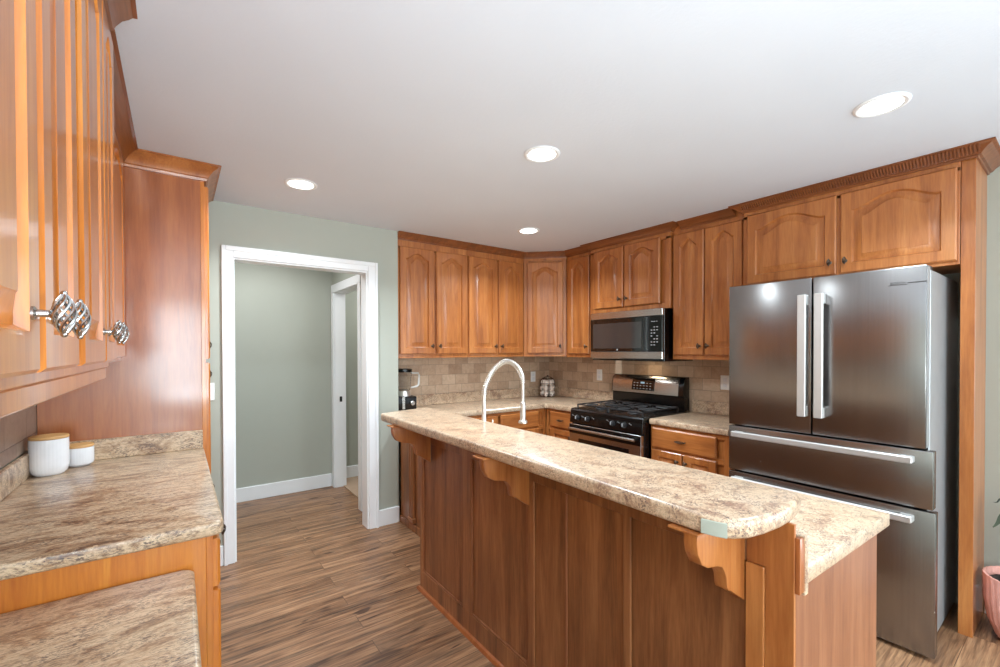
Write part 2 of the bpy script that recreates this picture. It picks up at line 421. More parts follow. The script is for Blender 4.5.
def birdcage(m, c, h=0.048, R=0.012, strands=8, r=0.0022, axis='Z', turns=0.5, seg=6):
    ax = {'Z': (Vector((1, 0, 0)), Vector((0, 1, 0)), Vector((0, 0, 1))), 'X': (Vector((0, 1, 0)), Vector((0, 0, 1)), Vector((1, 0, 0)))}[axis]
    c = Vector(c); N = 12
    for k in range(strands):
        pts = []
        for i in range(N+1):
            t = i/N; rr = R*math.sin(PI*t)**0.7 if 0 < t < 1 else 0.0006
            a = 2*PI*(k/strands + turns*t)
            pts.append(c + ax[0]*rr*math.cos(a) + ax[1]*rr*math.sin(a) + ax[2]*(t-0.5)*h)
        m.tube(pts, r, seg)
    for sgn in (-1, 1): m.ball(c + ax[2]*sgn*h/2, 0.004, u=8, v=6)
def knob(parent, F, x, z, mat='bronze', y=-0.02, big=True):
    m = MB(F)
    m.lathe([(0.009, y), (0.009, y-0.003), (0.005, y-0.005), (0.0045, y-0.016), (0.0065, y-0.018), (0.0045, y-0.021)], (x, 0, z), 12, 'Y')
    if big: birdcage(m, (x, y-0.030, z), 0.054, 0.0115, 8, 0.0019)
    else: birdcage(m, (x, y-0.027, z), 0.036, 0.009, 5, 0.0022, seg=5)
    return obj('knob', m, mat, parent)
# lathe axis 'Y' maps (x,y,z)->(y,z,x): radial plane is x-z
def pull(parent, F, x, z, L=0.08, mat='bronze'):
    m = MB(F)
    for sgn in (-1, 1): m.tube([(x+sgn*L*0.36, -0.018, z), (x+sgn*L*0.36, -0.042, z)], 0.004, 8)
    birdcage(m, (x, -0.044, z), L, 0.008, 5, 0.0022, 'X', 1.0, 5)
    for sgn in (-1, 1): m.ball((x+sgn*L*0.36, -0.044, z), 0.006, u=8, v=6)
    return obj('pull', m, mat, parent)

CROWN_S = [(0, -0.056), (0.008, -0.056), (0.011, -0.047), (0.020, -0.045), (0.030, -0.032), (0.046, -0.020), (0.056, -0.015), (0.060, -0.011), (0.066, -0.009), (0.070, -0.005), (0.070, -0.0005), (0, -0.0005)]
CROWN = [(0, -0.078), (0.010, -0.078), (0.013, -0.066), (0.020, -0.062), (0.026, -0.048), (0.040, -0.028), (0.054, -0.018), (0.060, -0.012), (0.064, -0.008), (0.075, -0.006), (0.075, -0.0005), (0, -0.0005)]
def sweep(path, side, prof, ztop, m=None):
    P = [Vector(p) for p in path]; m = m or MB(); rings = []
    def nrm(a, b):
        d = (b-a).normalized(); return Vector((d.y, -d.x))*side
    for i, p in enumerate(P):
        if i == 0: o = nrm(P[0], P[1])
        elif i == len(P)-1: o = nrm(P[-2], P[-1])
        else:
            a = nrm(P[i-1], P[i]); b = nrm(P[i], P[i+1]); o = (a+b) / (1 + a.dot(b))
        rings.append([(p.x+o.x*q[0], p.y+o.y*q[0], ztop+q[1]) for q in prof])
    return m.rings(rings)

def cabinet_upper(name, label, F, width, depth, z0, z1, doors, group=None, knobs=(), mat='wood', arch=0.05, dz0=0.035, dz1=0.088, koff=0.028, big=False, kmat='bronze'):
    o = F @ Vector((width/2, depth/2, z0))
    t = thing(name, o, label, 'cabinet', group)
    obj('carcass', MB(F).box(0, width, 0.018, depth, z0, z1), mat, t)
    ff = MB(F); e = 0.0
    ff.box(0, width, 0, 0.018, z0, z0+0.045, bev=0.002); ff.box(0, width, 0, 0.018, z1-dz1-0.02, z1, bev=0.002)
    ff.box(0, 0.04, 0, 0.0178, z0+0.04, z1-dz1, bev=0.002); ff.box(width-0.04, width, 0, 0.0178, z0+0.04, z1-dz1, bev=0.002)
    if len(doors) > 1:
        x = (doors[0][1]+doors[1][0])/2; ff.box(x-0.025, x+0.025, 0, 0.0178, z0+0.04, z1-dz1, bev=0.002)
    obj('face_frame', ff, mat, t)
    for i, (a, b) in enumerate(doors):
        d = obj('door', door_mb(F, a, b, z0+dz0, z1-dz1, arch), mat, t)
        if i < len(knobs) and knobs[i]:
            kx = b-koff if knobs[i] == 'R' else a+koff
            knob(d, F, kx, z0+dz0+(0.079 if big else 0.07), kmat, big=big)
    return t

Rf = lambda x, y: frame((x, y, 0), (0, -1, 0), (1, 0, 0))
Bf = lambda x, y: frame((x, y, 0), (1, 0, 0), (0, 1, 0))
Lf = lambda x, y: frame((x, y, 0), (0, 1, 0), (-1, 0, 0))
ZT = CH - 0.001
# ------------------------------------------------------------------ upper cabinets, back wall
G = None
YF = 3.51
t = cabinet_upper('upper_cabinet', 'two-door honey wood wall cabinet beside the green wall corner, above the blender', Bf(1.494, YF), 0.703, BY-YF-0.011, 1.372, ZT, [(0.026, 0.353), (0.373, 0.696)], knobs='RL', dz1=0.11)
obj('crown_molding', sweep([(1.494, YF), (2.197, YF)], 1, CROWN_S, ZT), 'crown', t)
t = cabinet_upper('upper_cabinet', 'two-door honey wood wall cabinet behind the tall faucet, next to the angled corner cabinet', Bf(2.199, YF), 0.684, BY-YF-0.011, 1.372, ZT, [(0.010, 0.338), (0.359, 0.667)], knobs='RL', dz1=0.11)
obj('crown_molding', sweep([(2.199, YF), (2.883, YF), (2.92, 3.474)], 1, CROWN_S, ZT), 'crown', t)
# diagonal corner
a = Vector((2.885, 3.508)); b = Vector((3.199, 3.205)); wdg = (b-a).length; u = (b-a).normalized()
F = frame((a.x, a.y, 0), (u.x, u.y, 0), (-u.y, u.x, 0))
t = thing('corner_cabinet', (3.2, 3.5, 1.372), 'single-door wall cabinet set diagonally across the corner above the egg basket', 'cabinet')
obj('carcass', MB().prism([(2.8985, 3.5208), (3.2115, 3.2185), (3.528, 3.2185), (3.528, 3.818), (2.8985, 3.818)], 2, 1.372, ZT), 'wood', t)
ff = MB(F); ff.box(0, wdg, 0, 0.018, 1.372, 1.417, bev=0.002); ff.box(0, wdg, 0, 0.018, ZT-0.08, ZT, bev=0.002); ff.box(0, 0.05, 0, 0.0178, 1.41, ZT-0.07, bev=0.002); ff.box(wdg-0.05, wdg, 0, 0.0178, 1.41, ZT-0.07, bev=0.002)
obj('face_frame', ff, 'wood', t)
d = obj('door', door_mb(F, 0.035, wdg-0.035, 1.372+0.035, ZT-0.10, 0.05), 'wood', t); knob(d, F, wdg-0.065, 1.48, big=False)
obj('crown_molding', sweep([(a.x+0.004, a.y-0.004), (b.x-0.004, b.y+0.004)], 1, CROWN_S, ZT), 'crown', t)
# ------------------------------------------------------------------ upper cabinets, right wall
D2 = RW-0.011-3.20
t = cabinet_upper('upper_cabinet', 'narrow single-door wall cabinet between the diagonal corner cabinet and the microwave', Rf(3.20, 3.203), 0.353, D2, 1.366, ZT, [(0.030, 0.315)], knobs='R')
obj('crown_molding', sweep([(3.20, 3.195), (3.20, 2.874)], 1, CROWN_S, ZT), 'crown', t)
XM = 3.165
t = cabinet_upper('upper_cabinet', 'short two-door wall cabinet directly above the microwave', Rf(XM, 2.848), 0.832, RW-0.011-XM, 1.772, ZT, [(0.050, 0.382), (0.398, 0.745)], knobs='RL', dz0=0.045, dz1=0.085, arch=0.045)
obj('crown_molding', sweep([(3.199, 2.852), (XM, 2.852), (XM, 2.018), (3.199, 2.018)], 1, CROWN_S, ZT), 'crown', t)
t = cabinet_upper('upper_cabinet', 'tall two-door wall cabinet between the microwave and the refrigerator', Rf(3.20, 2.014), 0.556, D2, 1.362, ZT, [(0.012, 0.262), (0.270, 0.540)], knobs='RL')
obj('crown_molding', sweep([(3.20, 1.941), (3.20, 1.522)], 1, CROWN_S, ZT), 'crown', t)
# cabinet over the refrigerator with its tall end panel
F = Rf(XM, 1.456)
t = cabinet_upper('upper_cabinet', 'wide two-door cabinet with toothed crown standing over the steel refrigerator', F, 1.045, RW-0.011-XM, 1.865, ZT, [(0.030, 0.536), (0.556, 1.036)], knobs='RL', arch=0.06, dz0=0.02, dz1=0.082)
obj('end_panel', MB().box(3.189, RW-0.002, 0.358, 0.408, 0, ZT, bev=0.001), 'wood', t)
obj('stile', MB().box(3.176, 3.188, 0.358, 0.409, 0, ZT, bev=0.001), 'wood', t)
obj('crown_molding', sweep([(3.199, 1.458), (XM, 1.458), (XM, 0.358), (RW-0.002, 0.358)], 1, CROWN_S, ZT), 'crown', t)
dm = MB(); k = 0
y = 1.45
while y > 0.33:
    dm.prism([(XM-0.067, ZT-0.011), (XM-0.052, ZT-0.011), (XM-0.018, ZT-0.041), (XM-0.032, ZT-0.041)], 1, y-0.0035, y+0.0035)
    y -= 0.0135
obj('dentil_strip', dm, 'crown', t)

# ------------------------------------------------------------------ base cabinets
def base_cab(label, F, width, depth, fronts, zt=0.868, mat='wood', knobmat='bronze'):
    """fronts: list of (kind, x0, x1, z0, z1, hw)"""
    o = F @ Vector((width/2, depth/2, 0))
    t = thing('base_cabinet', o, label, 'cabinet')
    m = MB(F); m.box(0, width, 0.018, depth, 0.10, zt); obj('carcass', m, mat, t)
    obj('toe_kick', MB(F).box(0, width, 0.07, depth-0.01, 0, 0.0995), 'wood_panel', t)
    ff = MB(F); ff.box(0, width, 0, 0.018, 0.10, 0.14, bev=0.002); ff.box(0, width, 0, 0.018, zt-0.035, zt, bev=0.002)
    ff.box(0, 0.04, 0, 0.0178, 0.13, zt-0.03, bev=0.002); ff.box(width-0.04, width, 0, 0.0178, 0.13, zt-0.03, bev=0.002); ff.box(0.04, width-0.04, 0, 0.0176, 0.665, 0.70)
    obj('face_frame', ff, mat, t)
    for f in fronts:
        if f[0] == 'drawer':
            m = MB(F); x0, x1, z0, z1 = f[1:5]
            m.rings([rect_ring(x0, x1, z0, z1, 0, 2), rect_ring(x0, x1, z0, z1, -0.013, 2), rect_ring(x0+0.009, x1-0.009, z0+0.009, z1-0.009, -0.02, 2)])
            d = obj('drawer', m, 'wood_x' if abs(F[0][0]) > 0.5 else 'wood_h', t)
            if f[5] == 'P': pull(d, F, (x0+x1)/2, (z0+z1)/2, mat=knobmat)
            if f[5] == 'K': knob(d, F, (x0+x1)/2, (z0+z1)/2, knobmat, big=False)
        else:
            x0, x1, z0, z1 = f[1:5]
            d = obj('door', door_mb(F, x0, x1, z0, z1, 0.0), mat, t)
            kx = {'R': x1-0.028, 'L': x0+0.028}.get(f[5])
            if kx: knob(d, F, kx, z1-0.06, knobmat, big=False)
    return t
base_cab('base cabinet with one wide drawer over two doors between range and refrigerator', Rf(2.93, 2.028), 0.60, RW-0.005-2.93, [('drawer', 0.015, 0.515, 0.70, 0.85, 'P'), ('door', 0.015, 0.262, 0.13, 0.685, 'R'), ('door', 0.272, 0.515, 0.13, 0.685, 'L')])
base_cab('narrow base cabinet with drawer in the corner left of the range', Rf(2.93, 3.2175), 0.405, RW-0.005-2.93, [('drawer', 0.07, 0.387, 0.70, 0.85, 'P'), ('door', 0.07, 0.387, 0.13, 0.685, 'R')])
base_cab('base cabinet with drawers under the back counter, seen behind the faucet', Bf(1.83, 3.218), 1.095, BY-0.005-3.218, [('drawer', 0.10, 0.50, 0.70, 0.85, 'K'), ('drawer', 0.53, 0.99, 0.70, 0.85, 'K'), ('door', 0.10, 0.50, 0.13, 0.685, 'R'), ('door', 0.53, 0.99, 0.13, 0.685, 'L')])

# ------------------------------------------------------------------ peninsula
BX = 1.17
t = thing('peninsula', (1.5, 1.4, 0), 'long wooden peninsula with panelled front under the raised bar', 'counter base')
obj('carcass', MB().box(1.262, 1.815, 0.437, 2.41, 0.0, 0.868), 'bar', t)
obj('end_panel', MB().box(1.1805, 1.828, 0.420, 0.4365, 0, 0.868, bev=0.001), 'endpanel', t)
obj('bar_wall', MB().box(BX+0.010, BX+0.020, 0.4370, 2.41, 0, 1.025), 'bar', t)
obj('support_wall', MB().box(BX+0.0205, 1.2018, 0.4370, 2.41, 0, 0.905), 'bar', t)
fr = MB()
fr.box(BX, BX+0.0098, 0.4205, 2.41, 0.012, 0.118, bev=0.002)
for y0, y1 in ((2.374, 2.41), (1.842, 1.922), (1.362, 1.402), (0.886, 0.915)): fr.box(BX, BX+0.0096, y0, y1, 0.116, 0.905, bev=0.002)
fr.box(BX, BX+0.0097, 0.529, 2.41, 0.900, 1.025, bev=0.002)
obj('frame_rail', fr, 'bar', t)
obj('corner_post', MB().prism([(0.4200, 0.119), (0.484, 0.119), (0.484, 0.9005), (0.5285, 0.9005), (0.5285, 1.025), (0.4200, 1.025)], 0, BX-0.0002, BX+0.0098, 0.001, 1), 'wood', t)
obj('raised_stile', MB().box(BX-0.006, BX+0.0098, 0.4845, 0.5285, 0.119, 0.899, bev=0.002), 'wood', t)
bt = MB(); bt.box(BX+0.003, BX+0.0095, 1.176, 1.186, 0.12, 0.899, bev=0.001)
# bead edging round the two left panels
for y0, y1 in ((1.922, 2.374), (1.402, 1.842)):
    bt.box(BX+0.002, BX+0.0095, y0, y0+0.010, 0.12, 0.899, bev=0.002); bt.box(BX+0.002, BX+0.0095, y1-0.010, y1, 0.12, 0.899, bev=0.002); bt.box(BX+0.002, BX+0.0095, y0+0.010, y1-0.010, 0.12, 0.130, bev=0.002)
obj('bead', bt, 'endpanel', t)
obj('shoe_molding', sweep([(BX, 0.41), (BX, 2.412), (1.19, 2.412)], -1, [(0, 0), (0.016, 0), (0.016, 0.006), (0.010, 0.018), (0, 0.022)], 0.0), 'wood_panel', t)
obj('splash_end', MB().prism([(BX+0.002, 0.862), (1.2017, 0.862), (1.2017, 0.972), (1.197, 0.988), (1.188, 0.994), (BX+0.002, 0.994)], 1, 0.409, 0.4195, 0.001), 'wood_panel', t)
# return end that meets the wall
obj('return_panel', MB().box(1.508, 1.815, 2.412, 3.463, 0.0, 0.868, bev=0.001), 'bar', t)
m = MB(); m.box(1.495, 1.507, 2.412, 3.46, 0.0, 0.06, bev=0.003); m.box(1.478, 1.507, 3.17, 3.27, 0.075, 0.11, bev=0.003); m.box(1.486, 1.507, 3.18, 3.26, 0.11, 0.868, bev=0.003); m.box(1.480, 1.485, 3.197, 3.205, 0.11, 0.86); m.box(1.480, 1.485, 3.235, 3.243, 0.11, 0.86)
obj('pilaster', m, 'bar', t)

def corbel(label, y, x_out, zb):
    t = thing('corbel', (BX-0.001, y, zb), label, 'bracket', 'brackets under the bar top')
    th = 0.034; zt = 1.0255; xi = BX-0.0008
    prof = [(-0.228, 1.0195), (-0.229, 1.0), (-0.224, 0.975), (-0.206, 0.946), (-0.178, 0.931), (-0.155, 0.927), (-0.133, 0.922), (-0.115, 0.914), (-0.106, 0.903), (-0.095, 0.884), (-0.091, 0.858), (-0.085, 0.848), (-0.072, 0.843), (-0.004, 0.797), (0, 0.797), (0, 1.0195)]
    obj('bracket', MB().prism([(xi+dx, z) for dx, z in prof], 1, y, y+th, 0.003, 2), 'wood', t)
    obj('top_plate', MB().box(xi-0.237, xi, y-0.006, y+th+0.035, 1.0197, zt, bev=0.001), 'wood', t)
    return t
corbel('scrolled wooden bracket under the chipped near corner of the bar', 0.531, 0.930, 0.797)
corbel('scrolled wooden bracket at the middle of the bar front', 1.385, 0.940, 0.797)
corbel('scrolled wooden bracket at the far end of the bar by the green wall', 2.262, 0.965, 0.797)

# bar top
t = thing('bar_top', (1.12, 1.4, 1.025), 'long speckled raised bar top with rounded near end', 'countertop')
poly = [(0.955, 2.47), (0.965, 2.50), (1.00, 2.512), (1.315, 2.585), (1.308, 2.1), (1.285, 1.1), (1.295, 0.56), (1.298, 0.50), (1.292, 0.465), (1.265, 0.441), (1.19, 0.428), (1.12, 0.426), (1.05, 0.432), (1.0, 0.442), (0.965, 0.462), (0.948, 0.49), (0.942, 0.53), (0.946, 0.75), (0.952, 1.3)]
obj('slab', MB().prism(poly[::-1], 2, 1.0265, 1.070, 0.012, 3), 'counter', t)
pp = MB()
pp.prism([(0.9397, 0.522), (0.9462, 0.4885), (0.9545, 0.4705), (0.9585, 0.4725), (0.950, 0.490), (0.9435, 0.522)], 2, 1.030, 1.063, 0.0015, 1)
obj('chipped_patch', pp, 'patch', t)

# lower counters
t = thing('countertop', (2.4, 3.3, 0.87), 'U-shaped speckled counter around the back corner and behind the bar', 'countertop')
CF = 3.195; CX = 2.905
poly = [(1.2225, 0.411), (1.838, 0.391), (1.838, CF), (CX-0.02, CF), (CX, CF-0.02), (CX, 2.806), (RW-0.011, 2.806), (RW-0.011, BY-0.011), (1.508, BY-0.011), (1.508, 2.58), (1.2225, 2.42)]
obj('slab', MB().prism(poly, 2, 0.870, 0.914, 0.006, 2), 'counter', t)
obj('splash_board', bx(1.508, RW-0.031, BY-0.030, BY-0.0105, 0.9142, 1.015, bev=0.003), 'counter', t); obj('splash_board', bx(RW-0.030, RW-0.0105, 2.806, BY-0.0105, 0.9142, 1.015, bev=0.003), 'counter', t)
obj('splash_board', bx(1.2022, 1.2220, 0.4085, 2.42, 0.850, 0.992, bev=0.002), 'counter', t)

t = thing('countertop', (3.2, 1.74, 0.87), 'short piece of speckled counter between the range and the refrigerator', 'countertop')
obj('slab', MB().prism([(CX, 1.43), (RW-0.011, 1.43), (RW-0.011, 2.030), (CX+0.006, 2.030), (CX, 2.024)], 2, 0.870, 0.914, 0.010, 3), 'counter', t)
obj('splash_board', MB().box(RW-0.030, RW-0.0105, 1.43, 2.030, 0.914, 1.015, bev=0.003), 'counter', t)

# ------------------------------------------------------------------ faucet
t = thing('faucet', (1.36, 2.0, 0.914), 'tall brushed spring faucet arching up behind the bar', 'faucet')
m = MB(); m.lathe([(0.028, 0), (0.028, 0.008), (0.017, 0.014), (0.016, 0.12), (0.013, 0.13), (0.011, 0.28)], (1.36, 2.0, 0.914), 20); obj('riser', m, 'chrome', t)
arch = [(1.361, 1.19), (1.366, 1.225), (1.388, 1.275), (1.425, 1.328), (1.465, 1.358), (1.505, 1.373), (1.545, 1.370), (1.585, 1.348), (1.615, 1.315), (1.633, 1.276), (1.637, 1.24)]
def smoothpath(P, n=6):
    out = []
    for i in range(len(P)-1):
        p0 = Vector(P[max(i-1, 0)]); p1 = Vector(P[i]); p2 = Vector(P[i+1]); p3 = Vector(P[min(i+2, len(P)-1)])
        for k in range(n):
            s = k/n; out.append(0.5*((2*p1) + (-p0+p2)*s + (2*p0-5*p1+4*p2-p3)*s*s + (-p0+3*p1-3*p2+p3)*s**3))
    out.append(Vector(P[-1])); return out
A = smoothpath([(x, 2.0, z) for x, z in arch], 6)
m = MB(); m.tube(A, 0.0075, 10); obj('hose', m, 'chrome', t)
m = MB(); Ln = 0; coil = []
seg = [(A[i+1]-A[i]).length for i in range(len(A)-1)]; T = sum(seg); pitch = 0.012; steps = int(T/pitch*10)
for k in range(steps+1):
    dist = T*k/steps; i = 0
    while i < len(seg)-1 and dist > seg[i]: dist -= seg[i]; i += 1
    p = A[i].lerp(A[i+1], dist/seg[i]); tg = (A[i+1]-A[i]).normalized(); nn = Vector((0, 1, 0)); bb = tg.cross(nn)
    ang = 2*PI*(T*k/steps)/pitch; coil.append(p + (nn*math.cos(ang)+bb*math.sin(ang))*0.0130)
m.tube(coil, 0.0030, 5); obj('spring', m, 'chrome', t)
m = MB(); m.tube([(1.637, 2.0, 1.245), (1.637, 2.0, 1.11)], 0.0095, 12)
m.lathe([(0.006, 0.13), (0.0155, 0.12), (0.017, 0.06), (0.016, 0.02), (0.026, 0.012), (0.026, 0.0)], (1.637, 2.0, 1.010), 20); obj('spray_head', m, 'chrome', t)
m = MB(); m.tube([(1.36, 2.0, 1.105), (1.622, 2.0, 1.105)], 0.0030, 8); m.lathe([(0.019, -0.008), (0.019, 0.008)], (1.637, 2.0, 1.105), 16); obj('support_arm', m, 'chrome', t)
m = MB(); m.tube([(1.375, 2.0, 0.99), (1.415, 2.0, 0.998), (1.419, 2.0, 1.05)], 0.0045, 8); obj('lever', m, 'chrome', t)

# ------------------------------------------------------------------ gas range
RY0, RY1, RX = 2.038, 2.798, 2.845
t = thing('gas_range', (3.15, 2.418, 0), 'black and stainless gas range with backguard in the right wall run', 'range')
obj('body', MB().box(RX+0.015, 3.505, RY0, RY1, 0.03, 0.895, bev=0.003), 'black', t)
# cooktop with rounded front lip
P2 = [(RX-0.004, 0.875), (RX-0.002, 0.905), (RX+0.008, 0.916), (RX+0.030, 0.920), (3.44, 0.920), (3.44, 0.8955), (RX+0.02, 0.8955), (RX+0.014, 0.875)]
obj('cooktop', MB().prism(P2, 1, RY0, RY1, 0.002, 1), 'black', t)
obj('control_panel', MB().prism([(RX-0.004, 0.874), (RX+0.0145, 0.874), (RX+0.0145, 0.795), (RX-0.012, 0.795), (RX-0.012, 0.81)], 1, RY0, RY1, 0.002, 1), 'black', t)
for y in (2.705, 2.590, 2.320, 2.205):
    m = MB(); m.lathe([(0.024, -0.0085), (0.024, -0.011), (0.019, -0.013), (0.017, -0.030), (0.014, -0.033)], (RX, y, 0.845), 20, 'X')
    k_ = obj('knob', m, 'iron', t)
    obj('knob_grip', MB().box(RX-0.040, RX-0.031, y-0.002, y+0.002, 0.836, 0.861, bev=0.001), 'print', k_)
m = MB()
for y in (2.76, 2.65, 2.53, 2.37, 2.26, 2.15):
    for j in range(3): m.box(RX-0.0092, RX-0.0082, y-0.012+j*0.009, y-0.007+j*0.009, 0.853+0.004*j, 0.857+0.004*j)
obj('panel_print', m, 'print', t)
dr = MB(); dr.box(RX-0.022, RX+0.0145, RY0+0.004, RY1-0.004, 0.24, 0.785, bev=0.004); d = obj('oven_door', dr, 'steel_h', t)
obj('window', MB().box(RX-0.0235, RX-0.0222, RY0+0.115, RY1-0.115, 0.34, 0.665, bev=0.0005), 'glass_black', d)
obj('window_pane', MB().box(RX-0.0245, RX-0.0236, RY0+0.165, RY1-0.165, 0.375, 0.615), 'window_glass', d)
m = MB(); m.box(RX-0.024, RX-0.0225, RY0+0.006, RY1-0.006, 0.705, 0.782); obj('vent_band', m, 'black', d)
m = MB(); m.tube([(RX-0.058, RY0+0.035, 0.750), (RX-0.058, RY1-0.035, 0.750)], 0.012, 12)
for y in (RY0+0.06, RY1-0.06): m.box(RX-0.056, RX-0.0225, y-0.012, y+0.012, 0.741, 0.759, bev=0.002)
obj('door_handle', m, 'steel_h', d)
m = MB(); m.box(RX-0.018, RX+0.0145, RY0+0.004, RY1-0.004, 0.06, 0.232, bev=0.004); obj('drawer', m, 'steel_h', t)
# backguard
P2 = [(3.425, 0.9205), (3.425, 1.035), (3.405, 1.045), (3.412, 1.13), (3.432, 1.185), (3.455, 1.202), (3.505, 1.205), (3.505, 0.9205)]
bg = obj('backguard', MB().prism(P2, 1, RY0+0.012, RY1+0.002, 0.004, 2), 'black', t)
P3 = [(3.4045, 1.046), (3.4115, 1.13), (3.4305, 1.184), (3.449, 1.199), (3.446, 1.2015), (3.4275, 1.186), (3.4085, 1.130), (3.4015, 1.046)]
obj('steel_face', MB().prism(P3, 1, RY0+0.055, RY1-0.012, 0), 'steel_h', bg)
m = MB(); m.prism([(3.3995, 1.072), (3.4045, 1.128), (3.4235, 1.178), (3.4265, 1.177), (3.4075, 1.127), (3.4030, 1.072)], 1, 2.325, 2.56, 0); cp_ = obj('clock_panel', m, 'glass_black', bg)
m = MB()
for iy in range(6):
    for iz in range(3):
        if iy in (2, 3) and iz == 2: continue
        y = 2.355+iy*0.034; z = 1.085+iz*0.025; x = 3.3985+ (z-1.072)*0.10
        m.box(x-0.0008, x+0.0006, y, y+0.016, z, z+0.005)
obj('button_marks', m, 'print', cp_)
m = MB(); m.box(3.4045, 3.4065, 2.425, 2.465, 1.132, 1.148); obj('clock', m, 'led', cp_)
# grates and burners
for k, (y0, y1) in enumerate(((RY0+0.04, 2.412), (2.424, RY1-0.04))):
    m = MB(); x0, x1 = 2.895, 3.375; zz = 0.952; r = 0.0065
    m.tube([(x0, y0, zz), (x0, y1, zz)], r, 6); m.tube([(x1, y0, zz), (x1, y1, zz)], r, 6); m.tube([(x0, y0, zz), (x1, y0, zz)], r, 6); m.tube([(x0, y1, zz), (x1, y1, zz)], r, 6)
    m.tube([((x0+x1)/2, y0, zz), ((x0+x1)/2, y1, zz)], r, 6)
    for xc in (x0+0.12, x1-0.12):
        yc = (y0+y1)/2
        for a in range(4):
            an = PI/4+a*PI/2; m.tube([(xc+math.cos(an)*0.035, yc+math.sin(an)*0.035, zz+0.003), (xc+math.cos(an)*0.12, yc+math.sin(an)*0.13, zz)], r*0.8, 6)
        m.tube([(xc, y0, zz), (xc, yc-0.04, zz+0.003)], r*0.8, 6); m.tube([(xc, y1, zz), (xc, yc+0.04, zz+0.003)], r*0.8, 6)
    for xx in (x0, x1):
        for yy in (y0, y1): m.tube([(xx, yy, zz), (xx, yy, 0.9205)], r, 6)
    obj('grate', m, 'iron', t)
    for xc in (x0+0.12, x1-0.12):
        m = MB(); m.lathe([(0.055, 0.0005), (0.052, 0.006), (0.040, 0.008), (0.040, 0.018), (0.034, 0.022)], (xc, (y0+y1)/2, 0.920), 20); obj('burner', m, 'iron', t)

# ------------------------------------------------------------------ microwave
MX = 3.082; MY0, MY1 = 2.032, 2.778
t = thing('microwave', (3.3, 2.405, 1.36), 'stainless over-range microwave with black glass door', 'microwave')
obj('body', MB().box(MX+0.03, 3.528, MY0+0.001, MY1-0.001, 1.345, 1.7705, bev=0.003), 'black', t)
obj('vent_strip', MB().box(MX, MX+0.0295, MY0, MY1, 1.712, 1.7705, bev=0.004), 'steel_h', t)
obj('lower_strip', MB().box(MX, MX+0.0295, MY0, MY1, 1.362, 1.424, bev=0.004), 'steel_h', t)
d = obj('door', MB().box(MX, MX+0.0295, 2.176, MY1, 1.4245, 1.7115, bev=0.004), 'glass_black', t)
obj('window', MB().box(MX-0.001, MX-0.0002, 2.225, 2.745, 1.452, 1.672), 'window_glass', d)
cpn = obj('control_panel', MB().box(MX, MX+0.0295, MY0, 2.174, 1.4245, 1.7115, bev=0.004), 'glass_black', t)
m = MB()
for i in range(3):
    m.box(MX-0.0008, MX-0.0001, 2.075+i*0.022, 2.088+i*0.022, 1.665, 1.670)
for r_ in range(7):
    for i in range(3):
        if (r_*5+i) % 4: m.box(MX-0.0008, MX-0.0001, 2.070+i*0.026, 2.084+i*0.026, 1.475+r_*0.024, 1.481+r_*0.024)
obj('button_marks', m, 'print', cpn)
m = MB(); m.box(MX-0.0008, MX-0.0001, 2.466, 2.478, 1.434, 1.446); obj('badge', m, 'print', d)
m = MB(); m.box(3.18, 3.26, 2.34, 2.46, 1.3435, 1.3449); obj('hood_lamp', m, 'lens', t)
area('cooktop_lamp', (3.40, 2.40, 1.340), (0, 0, 0), 0.05, 0.12, 0.3, (1.0, 0.78, 0.5), parent=t)

# ------------------------------------------------------------------ refrigerator
FX = 2.768; Y0, Y1 = 0.455, 1.358
t = thing('refrigerator', (3.1, 0.9, 0), 'stainless french-door refrigerator with two freezer drawers', 'refrigerator')
obj('body', MB().box(FX+0.062, 3.50, Y0+0.006, Y1-0.006, 0.03, 1.812, bev=0.004), 'steel_side', t)
def slab(name, y0, y1, z0, z1): return obj(name, MB().box(FX, FX+0.056, y0, y1, z0, z1, bev=0.005, seg=2), 'steel', t)
dl = slab('door', 0.917, Y1, 0.978, 1.828)
drr = slab('door', Y0+0.008, 0.911, 0.978, 1.828)
mid = slab('freezer_drawer', Y0-0.018, Y1, 0.700, 0.970)
low = slab('freezer_drawer', Y0-0.026, Y1, 0.022, 0.690)
obj('gasket', MB().box(FX+0.0565, FX+0.0615, Y0+0.010, Y1-0.010, 0.05, 1.815), 'dark', t)
ed = MB(); ed.box(FX+0.004, FX+0.052, Y0+0.006, Y0+0.0078, 0.984, 1.822); obj('edge_trim', ed, 'steel_side', drr)
def vhandle(parent, yc):
    m = MB(); m.box(FX-0.048, FX-0.028, yc-0.020, yc+0.020, 1.075, 1.735, bev=0.003)
    for z in (1.075, 1.680): m.box(FX-0.029, FX-0.0003, yc-0.020, yc+0.020, z, z+0.055, bev=0.003)
    obj('handle', m, 'handle', parent)
vhandle(dl, 0.945+0.005); vhandle(drr, 0.872)
def hhandle(parent, z):
    m = MB(); m.box(FX-0.062, FX-0.042, 0.500, 1.318, z-0.016, z+0.016, bev=0.004)
    for y in (0.500, 1.268): m.box(FX-0.043, FX-0.0003, y, y+0.05, z-0.016, z+0.012, bev=0.003)
    obj('handle', m, 'handle', parent)
hhandle(mid, 0.928); hhandle(low, 0.652)
